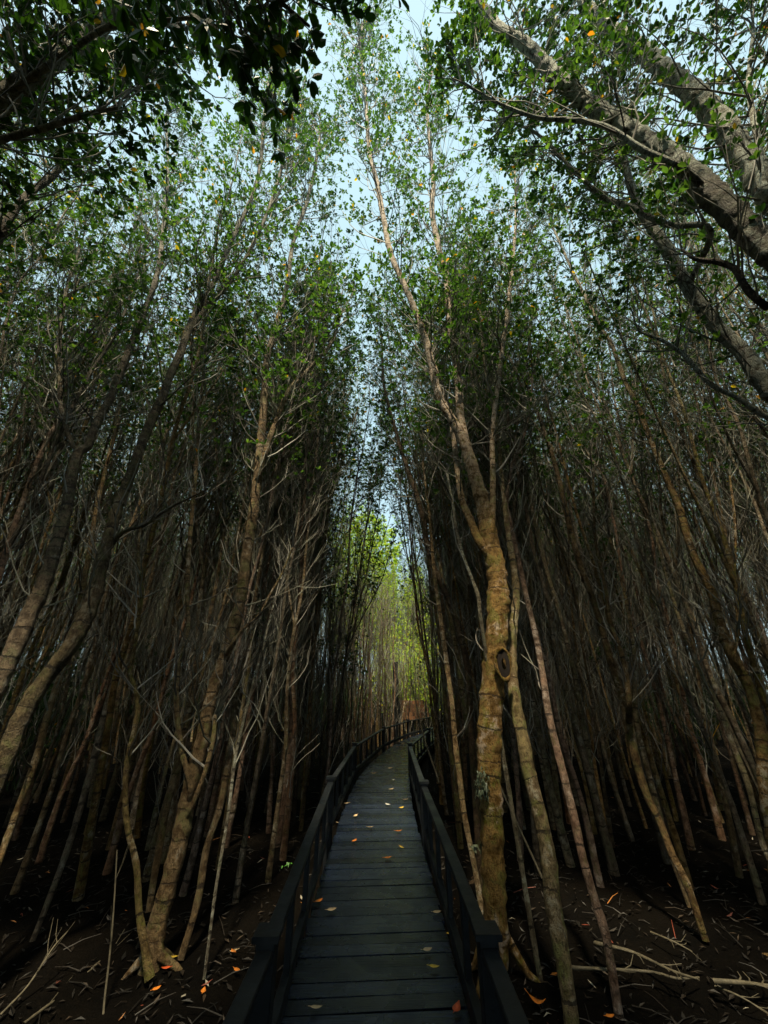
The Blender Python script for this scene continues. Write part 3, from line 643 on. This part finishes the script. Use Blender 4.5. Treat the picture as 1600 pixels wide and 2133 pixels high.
for i, (x, y, s, lx, ly, lab) in enumerate([(-1.75, 9.3, .72, .07, 0, 'dark leafy tree with a low crown over the left railing near the bend'), (-6.6, 5.6, .8, 0, 0, 'dark leafy tree with low foliage at the far left edge'), (-3.0, 7.6, .95, .05, 0, 'dark leafy tree behind the scaly trunk in the left stand'), (4.9, 8.3, .8, 0, 0, 'dark leafy tree in the middle of the right stand'), (1.75, 12.2, .8, -.10, 0, 'dark leafy tree just outside the right railing before the bend'), (-1.5, 10.9, .78, .14, 0, 'dark leafy tree bowing over the walk from the left where it begins to bend'), (-1.7, 12.9, .85, .15, 0, 'farther dark leafy tree bowing over the bend from the left'),
    (-1.5, -1.4, .95, .18, .1, ''), (1.6, -1.6, .95, -.18, .1, ''), (-1.3, -3.6, 1.0, .14, .1, ''), (1.4, -3.9, 1.0, -.14, .1, ''), (3.3, -2.2, 1.0, -.1, .05, ''), (-1.6, -6, 1.0, .1, 0, ''), (-2.6, -4.4, 1.05, .12, .05, ''), (2.6, -4.6, 1.05, -.12, .05, ''), (-.9, -2.5, 1.05, .04, .12, ''), (1.0, -2.8, 1.05, -.04, .12, ''), (0.2, -4.9, 1.1, 0, .1, ''), (-3.9, -1.2, 1.05, .08, .1, ''), (4.0, -1.5, 1.05, -.08, .1, ''), (1.7, -6.2, 1.0, -.1, 0, ''), (3.4, -.3, .9, -.02, -.02, '')]):  # blank-label trees are added out of view, to darken the foreground
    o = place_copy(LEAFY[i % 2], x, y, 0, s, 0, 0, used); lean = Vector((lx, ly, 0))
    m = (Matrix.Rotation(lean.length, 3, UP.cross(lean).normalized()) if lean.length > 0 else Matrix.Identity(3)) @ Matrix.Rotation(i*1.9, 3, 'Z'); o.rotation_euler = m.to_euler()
    tag(o, lab or 'added unseen dark leafy tree behind the viewpoint, shading the foreground', 'tree', None if lab else 'added shade trees behind the viewpoint')
for i, (x, y) in enumerate(SHORT):
    o = place_copy(BARE[i % 3], x, y, rng.uniform(0, 6.28), rng.uniform(.8, 1.15), 0, 0, used)
    tag(o, 'short slim tree with bare pinkish-brown twigs lining the left side of the bend', 'tree', 'short bare trees lining the bend')
# trees in full light beyond the bend
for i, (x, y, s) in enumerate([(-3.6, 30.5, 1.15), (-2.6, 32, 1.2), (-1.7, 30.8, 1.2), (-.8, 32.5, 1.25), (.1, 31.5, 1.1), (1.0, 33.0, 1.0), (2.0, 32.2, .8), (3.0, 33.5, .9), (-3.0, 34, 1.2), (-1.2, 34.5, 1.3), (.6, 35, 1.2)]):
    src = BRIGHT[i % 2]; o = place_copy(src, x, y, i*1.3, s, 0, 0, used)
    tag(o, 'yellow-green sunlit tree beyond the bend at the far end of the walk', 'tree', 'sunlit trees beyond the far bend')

# the rest of the wood: too many to count, one object
ft = bpy.data.meshes.new('far_wood'); ft.from_pydata([(x, y, mudz(x, y)) for x, y in FAR], [], [])
fo = bpy.data.objects.new('mangrove_wood', ft); COL.objects.link(fo); tag(fo, 'dense mass of thin mangrove stems and foliage filling the distance', 'woodland', kind='stuff')
ng = bpy.data.node_groups.new('wood_scatter', 'GeometryNodeTree'); ng.interface.new_socket('Geometry', in_out='INPUT', socket_type='NodeSocketGeometry'); ng.interface.new_socket('Geometry', in_out='OUTPUT', socket_type='NodeSocketGeometry')
gi = ng.nodes.new('NodeGroupInput'); go = ng.nodes.new('NodeGroupOutput'); gj = ng.nodes.new('GeometryNodeGeometryToInstance')
for p in PROT[:9]:
    jn = ng.nodes.new('GeometryNodeJoinGeometry')
    for c in PK[p.name]:
        oi = ng.nodes.new('GeometryNodeObjectInfo'); oi.transform_space = 'ORIGINAL'; oi.inputs['Object'].default_value = c; ng.links.new(oi.outputs['Geometry'], jn.inputs[0])
    g2 = ng.nodes.new('GeometryNodeGeometryToInstance'); ng.links.new(jn.outputs[0], g2.inputs[0])
    if p is PROT[0]: col_join = ng.nodes.new('GeometryNodeJoinGeometry')
    ng.links.new(g2.outputs[0], col_join.inputs[0])
ip = ng.nodes.new('GeometryNodeInstanceOnPoints'); m2p = ng.nodes.new('GeometryNodeMeshToPoints')
ng.links.new(gi.outputs[0], m2p.inputs[0]); ng.links.new(m2p.outputs[0], ip.inputs['Points']); ng.links.new(col_join.outputs[0], ip.inputs['Instance']); ip.inputs['Pick Instance'].default_value = True
ri = ng.nodes.new('FunctionNodeRandomValue'); ri.data_type = 'FLOAT_VECTOR'; ri.inputs[0].default_value = (-.03, -.03, 0); ri.inputs[1].default_value = (.03, .03, 6.28); ng.links.new(ri.outputs[0], ip.inputs['Rotation'])
rs_ = ng.nodes.new('FunctionNodeRandomValue'); rs_.data_type = 'FLOAT'; rs_.inputs[2].default_value = .85; rs_.inputs[3].default_value = 1.1; ng.links.new(rs_.outputs[1], ip.inputs['Scale'])
ng.links.new(ip.outputs[0], go.inputs[0])
md = fo.modifiers.new('scatter', 'NODES'); md.node_group = ng

# ------------------------------------------------------------------ small things
# dark pillar and reddish screen where the walk turns
t = empty('wooden_screen', (0, 0, 0)); tag(t, 'low reddish-brown wooden screen standing beyond the far end of the left railing', 'screen')
g = Geo()
for i in range(12):
    for k in range(5):
        g.box((1.0+i*.115+rng.uniform(-.004, .004), 24.6, .42+k*.2), (1, 0, 0), (0, 1, 0), UP, .053, .02+rng.uniform(0, .006), .094, .004)
g.build('panel', M['screen'], t); g = Geo()
for x in (.9, 1.65, 2.4): g.box((x, 24.66, .35), UP, (1, 0, 0), (0, 1, 0), .95, .04, .03, .005)
g.build('frame', M['rail'], t)
g = Geo(); g.box((.62, 22.6, 1.35), UP, (1, 0, 0), (0, 1, 0), 1.9, .15, .15, .02); p = g.build('wooden_pillar', M['rail']); tag(p, 'tall black timber pillar standing left of the reddish screen at the far end', 'pillar')

LEAF_ID = [0]
def fallen(px, py, L, mat, label, group=None, ang=None, curl=.25):
    r = random.Random(int(px*7+py)); p = atz(px, py, .012)
    if abs(p.x-PX(p.y)) > .58 and p.y > 0: p = atz(px, py, MUD+.05); p.z = mudz(p.x, p.y)+.03
    a = r.uniform(0, 6.28) if ang is None else ang
    L *= .72; n = 7; vs = []; fs = []
    for i in range(n):
        t = i/(n-1); w = math.sin(math.pi*min(1, t*1.02)**.8)*.24*L+.002; x = (t-.5)*L; z = curl*L*(t-.5)**2*2+.004
        vs += [(x, -w, z+w*.35), (x, 0, z), (x, w, z+w*.35)]
    for i in range(n-1):
        for k in range(2): fs.append((i*3+k, (i+1)*3+k, (i+1)*3+k+1, i*3+k+1))
    g = Geo(); g.add(vs, fs); g.tube([(-L*.75, 0, curl*L*.9), (-L*.5, 0, curl*L*.5+.004)], [.002, .002], 4)
    o = g.build('fallen_leaf', M[mat], smooth=True); sm = o.modifiers.new('thickness', 'SOLIDIFY'); sm.thickness = .0015
    o.location = p+Vector((0, 0, .004)); o.rotation_euler = (r.uniform(-.15, .15), r.uniform(-.1, .1), a); tag(o, label, 'leaf', group); return o
fallen(1119, 2081, .17, 'lf_orange', 'largest bright orange leaf, lying on the dark mud at the lower right', ang=.0-.3, curl=.6)
fallen(952, 2105, .13, 'lf_red', 'red-orange leaf near the bottom right of the boardwalk', ang=1.1, curl=.3)
fallen(659, 2104, .10, 'lf_pale', 'pale orange leaf at the very bottom left of the boardwalk', ang=.1)
fallen(905, 2018, .10, 'lf_yellow', 'small curled yellow leaf on the boardwalk, below the thin peach one', ang=-.1)
fallen(891, 1982, .10, 'lf_pale', 'peach leaf on the right side of the near boardwalk', ang=.3)
fallen(936, 1939, .09, 'lf_yellow', 'yellow leaf at the right edge of the near boardwalk', ang=.25)
fallen(664, 1880, .13, 'lf_orange', 'bright orange leaf at the left side of the boardwalk near the railing', ang=.9)
fallen(692, 1898, .12, 'lf_pale', 'thin tan leaf just right of the bright orange leaf by the left railing', ang=.15)
fallen(911, 1903, .10, 'lf_pale', 'tan curled leaf at the foot of the right railing', ang=.1)
fallen(739, 1753, .12, 'lf_orange', 'orange leaf alone left of the middle of the boardwalk', ang=1.0)
fallen(809, 1789, .13, 'lf_orange', 'tan-orange leaf in the middle of the boardwalk, nearer than the others there', ang=.2)
fallen(831, 1733, .13, 'lf_orange', 'bronze leaf right of the middle of the boardwalk', ang=.3)
fallen(837, 1684, .14, 'lf_yellow', 'round gold leaf on the right half of the boardwalk', ang=.8)
fallen(837, 1767, .10, 'lf_yellow', 'small thin yellow leaf close to the right edge of the planks', ang=-.7)
fallen(772, 1725, .13, 'lf_pale', 'cream leaf on the left half of the boardwalk', ang=.5)
fallen(816, 1645, .14, 'lf_pale', 'cream leaf in the middle of the walk between the second pair of posts', ang=.6)
fallen(779, 1612, .17, 'lf_pale', 'long cream leaf at the left edge where the walk begins to bend', ang=.5)
for x, y in [(788,1584),(807,1587),(835,1576),(828,1556),(849,1536),(819,1626),(843,1667),(807,1677),(721,1675),(740,1701),(704,1716),(840,1549),(822,1566),(812,1601),(846,1595)]:
    fallen(x, y, .13, 'lf_pale' if (x+y) % 3 else 'lf_white', 'small pale leaf scattered on the distant planks of the boardwalk', 'small pale leaves on the distant planks')
for x, y, c in [(485,1987,'lf_orange'),(494,2025,'lf_orange'),(360,1994,'lf_yellow'),(345,2017,'lf_red'),(424,2062,'lf_orange'),(486,1986,'lf_pale'),(326,2060,'lf_orange'),(1270,2110,'lf_orange'),(1155,2020,'lf_orange')]:
    fallen(x, y, .10, c, 'small bright leaf on the dark mud beside the foreground boardwalk', 'small bright leaves on the mud')

def stick(pts, z, label, side=None, w=1.6):
    P = []; 
    for i, (x, y) in enumerate(pts): p = atz(x, y, z+.03*math.sin(i*2.1)); P.append(p)
    o0 = P[0].copy(); g = Geo(); Q = [np.array(p-o0) for p in P]; n = len(Q)
    pp, rr = spline(Q, [.011*(1-.55*i/(n-1))*w for i in range(n)], .05); g.tube(pp, rr, 7, rough=.12)
    r = random.Random(int(pts[0][0]))
    for k in range(5):
        i = r.randint(3, len(pp)-2); q = pp[i]; d = nrmz(pp[i+1]-pp[i]); s = nrmz(np.cross(d, (0, 0, 1)))*r.choice((-1, 1))
        g.tube([q, q+(d*.6+s*.4)*.12+np.array([0, 0, .01]), q+(d*.5+s*.5)*.25+np.array([0, 0, r.uniform(0, .06)])], [rr[i]*.6, rr[i]*.4, rr[i]*.2], 5)
    o = g.build('fallen_branch', M['stick'], smooth=True); o.location = o0; tag(o, label, 'branch'); return o
stick([(1240,1965),(1259,1969),(1319,1984),(1397,2021),(1456,2040)], MUD+.16, 'pale fallen branch sloping down to the right across the mud at the lower right')
stick([(1190,2015),(1217,2017),(1270,2019),(1360,2025),(1409,2038),(1456,2036)], MUD+.12, 'long nearly level pale branch lying on the mud at the lower right', w=1.3)
stick([(1487,2044),(1540,2046),(1600,2053),(1680,2060)], MUD+.15, 'pale branch end running out of the right edge at the bottom')
stick([(1356,1942),(1400,1960),(1442,1982)], MUD+.12, 'short thin twig lying above the two long branches at the lower right', w=.9)
stick([(1490,2055),(1540,2075),(1600,2110)], MUD+.1, 'thin grey twig dropping to the right below the branch at the right edge', w=.8)
def lean_stick(pts, Y0, Y1, label, w=5):
    g = Geo(); P = []; R = []
    for i, (x, y) in enumerate(pts):
        p, t = atY(x, y, Y0+(Y1-Y0)*i/(len(pts)-1)); P.append(p); R.append((w/2*t/F)*(1-.5*i/(len(pts)-1)))
    o0 = P[0].copy(); pp, rr = spline([np.array(p-o0) for p in P], R, .05); g.tube(pp, rr, 6, rough=.1)
    r = random.Random(int(pts[0][1]))
    for k in range(4):
        i = r.randint(4, len(pp)-2); q = pp[i]; d = nrmz(pp[i+1]-pp[i]); s = nrmz(np.array([r.gauss(0, 1), r.gauss(0, 1), .5]))
        g.tube([q, q+(d*.5+s*.4)*.15, q+(d*.8+s*.5)*.3], [rr[i]*.5, rr[i]*.35, rr[i]*.2], 4)
    o = g.build('leaning_stick', M['stick'], smooth=True); o.location = o0; tag(o, label, 'stick'); return o
lean_stick([(49,2133),(100,2095),(146,2062),(200,2010),(232,1987),(285,1946)], 4.1, 5.4, 'long pale stick leaning up to the right in the dark lower left corner', 6)
lean_stick([(0,2115),(60,2051),(110,1975),(141,1940)], 4.2, 4.8, 'short pale stick slanting upward left of the longer one at the lower left', 5)
lean_stick([(213,2150),(217,2090),(229,1987),(238,1880),(244,1770)], 4.3, 4.5, 'thin upright whitish sapling stick left of the sinuous stem', 5)
lean_stick([(1130,1830),(1010,1560),(985,1430),(930,1340)], 6.5, 8.5, 'thin grey stick leaning left across the foot of the stout forked tree', 5)
lean_stick([(915,1630),(885,1540),(868,1470),(855,1410)], 9.5, 11.5, 'thin pale stick leaning across the right railing at the bend', 4)

# the stout forked tree's knot hole, mossy collar
def on_R1(px, py, t):
    return (CAM+ray(px, py)*t)
kb = atY(1037, 1385, 4.7)[0]
g = Geo(); ring = []
for i in range(15):
    a = i/14*2*math.pi; ring.append((math.cos(a)*(.075+.012*math.sin(3*a)), -.158+.02*math.cos(2*a), math.sin(a)*.165))
g.tube(ring, [.021+.009*math.sin(i*1.9) for i in range(15)], 8, rough=.2)
k = g.build('knot', M['bark_forked'], R1, True); k.location = (kb.x-R1o[0]+.02, kb.y-R1o[1], kb.z-R1o[2])
g = Geo(); vs = [(0, -.163, 0)]+[(math.cos(i/12*6.283)*.062, -.15, math.sin(i/12*6.283)*.13) for i in range(12)]; fs = [(0, 1+i, 1+(i+1) % 12, 1+(i+1) % 12) for i in range(12)]
g.tube([(0, -.10, 0), (0, -.174, 0), (0, -.180, 0)], [.078, .074, .03], 12); k2 = g.build('knot_hole', M['hollow'], R1); k2.location = k.location; k2.scale = (.9, 1.0, 2.0)

# little plants by the walk
def tuft(px, py, Y, n, L, mat, name, label, cat):
    p = atY(px, py, Y)[0]; g = Geo(); r = random.Random(int(px))
    for i in range(n):
        a = r.uniform(0, 6.28); el = r.uniform(.2, 1.3); d = np.array([math.cos(a)*math.cos(el), math.sin(a)*math.cos(el), math.sin(el)]); s = nrmz(np.cross(d, (0, 0, 1)))*L*.11
        b = np.array([r.uniform(-.05, .05), r.uniform(-.03, .03), r.gauss(0, .06) if n > 50 else 0]); e = b+d*L*r.uniform(.6, 1.1); m_ = (b+e)/2+np.array([0, 0, L*.12]); e = e-np.array([0, 0, L*(.7 if n > 50 else .25)])
        g.add([b, m_-s, e, m_+s], [(0, 1, 2, 3)])
    o = g.build(name, M[mat]); o.location = p; sm = o.modifiers.new('thickness', 'SOLIDIFY'); sm.thickness = .002; tag(o, label, cat); return o
tuft(1006, 1640, 4.60, 110, .08, 'fern', 'fern_tuft', 'shaggy pale green tuft growing on the stout forked tree below its knot hole', 'fern')
tuft(1001, 1780, 5.2, 9, .16, 'fern', 'fern_tuft', 'few bluish-white leaves low beside the right railing', 'fern')
tuft(597, 1806, 5.9, 6, .08, 'sprout', 'sprout', 'tiny bright green seedling outside the left railing', 'seedling')

# litter on the mud, uncountable
g = Geo(); r = random.Random(3)
def in_walk(x, y): return abs(x-PX(y)) < .66
for _ in range(11000):
    y = 3.4+16*r.random()**1.5; x = r.uniform(-1, 1)*(2.0+y*1.05)
    if in_walk(x, y): continue
    z = mudz(x, y)+.012; a = r.uniform(0, 6.28); L = r.uniform(.02, .055); w = L*r.uniform(.15, .4); c, s = math.cos(a), math.sin(a); t1, t2 = r.uniform(0, .035), r.uniform(0, .02)
    g.add([(x-c*L, y-s*L, z), (x+s*w, y-c*w, z+t2), (x+c*L, y+s*L, z+t1), (x-s*w, y+c*w, z+t2)], [(0, 1, 2, 3)])
for _ in range(1600):
    y = 3.6+14*r.random()**1.4; x = r.uniform(-1, 1)*(2.0+y*1.0)
    if in_walk(x, y): continue
    z = mudz(x, y)+.01; a = r.uniform(0, 6.28); L = r.uniform(.06, .3); d = np.array([math.cos(a), math.sin(a), r.uniform(-.02, .25)])
    b = np.array([x, y, z]); g.tube([b, b+d*L*.5+np.array([0, 0, .015]), b+d*L], [.005, .004, .002], 4)
tag(g.build('leaf_litter', M['litter']), 'fallen leaves and twigs strewn over the dark mud', 'leaf litter', kind='stuff')

# low brush far inside the wood
def brush(seed):
    r = random.Random(seed); gb = Geo()
    for _ in range(26):
        a = r.uniform(0, 6.28); p = np.array([math.cos(a)*r.uniform(0, .5), math.sin(a)*r.uniform(0, .5), -.1])
        grow(gb, gb, p, np.array([math.cos(a)*.4, math.sin(a)*.4, 1]), r.uniform(1.2, 2.8), .012, 2, r, lambda z: .5, .12, up=.1, nch=(3, 5))
    return gb
gb = Geo(); BR = [brush(i) for i in range(3)]; r = random.Random(9); cnt = 0
for _ in range(4000):
    y = r.uniform(8, 48); x = r.uniform(-30, 30); dx = abs(x-(PX(y) if y < 31 else 12))
    if dx < 8+max(0, 12-y)*.6 and y < 34: continue
    if y > 34 and -2 < x < 4 and y < 36: continue
    if cnt > 170: break
    cnt += 1; B = BR[cnt % 3]; c, s = math.cos(cnt*1.7), math.sin(cnt*1.7); v = np.concatenate(B.v); f = np.concatenate(B.f); sc = r.uniform(.9, 1.5)
    v2 = np.stack([(v[:, 0]*c-v[:, 1]*s)*sc+x, (v[:, 0]*s+v[:, 1]*c)*sc+y, v[:, 2]*sc+mudz(x, y)], 1); gb.add(v2, f)
tag(gb.build('undergrowth', M['leaf_dark']), 'dark low brush filling the depth of the wood between the stems', 'undergrowth', kind='stuff')

# leafy shrubs in the small glade beyond the screen
def shrub_mesh(seed):
    r = random.Random(seed); gb, gl = Geo(), Geo()
    for _ in range(22):
        a = r.uniform(0, 6.28); grow(gb, gl, (r.gauss(0, .15), r.gauss(0, .15), -.1), np.array([math.cos(a)*.35, math.sin(a)*.35, 1]), r.uniform(2.0, 4.6), .02, 2, r, lambda z: .9, .12, up=.06, nch=(4, 6))
    return gb, gl
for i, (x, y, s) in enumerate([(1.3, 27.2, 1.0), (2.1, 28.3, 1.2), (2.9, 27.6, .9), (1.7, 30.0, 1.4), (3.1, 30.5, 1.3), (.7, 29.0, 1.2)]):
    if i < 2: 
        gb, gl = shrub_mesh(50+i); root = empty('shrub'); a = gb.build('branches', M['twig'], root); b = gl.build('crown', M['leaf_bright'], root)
        if i == 0: S0 = (root, a, b)
        else: S1 = (root, a, b)
    else:
        src = (S0, S1)[i % 2]; root = src[0].copy(); COL.objects.link(root)
        for c in src[1:]: cc = c.copy(); COL.objects.link(cc); cc.parent = root
    root.location = (x, y, MUD); root.rotation_euler = (0, 0, i*1.1); root.scale = (s, s, s)
    tag(root, 'bright green leafy shrub in the light glade behind the reddish screen', 'shrub', 'bright shrubs in the glade')
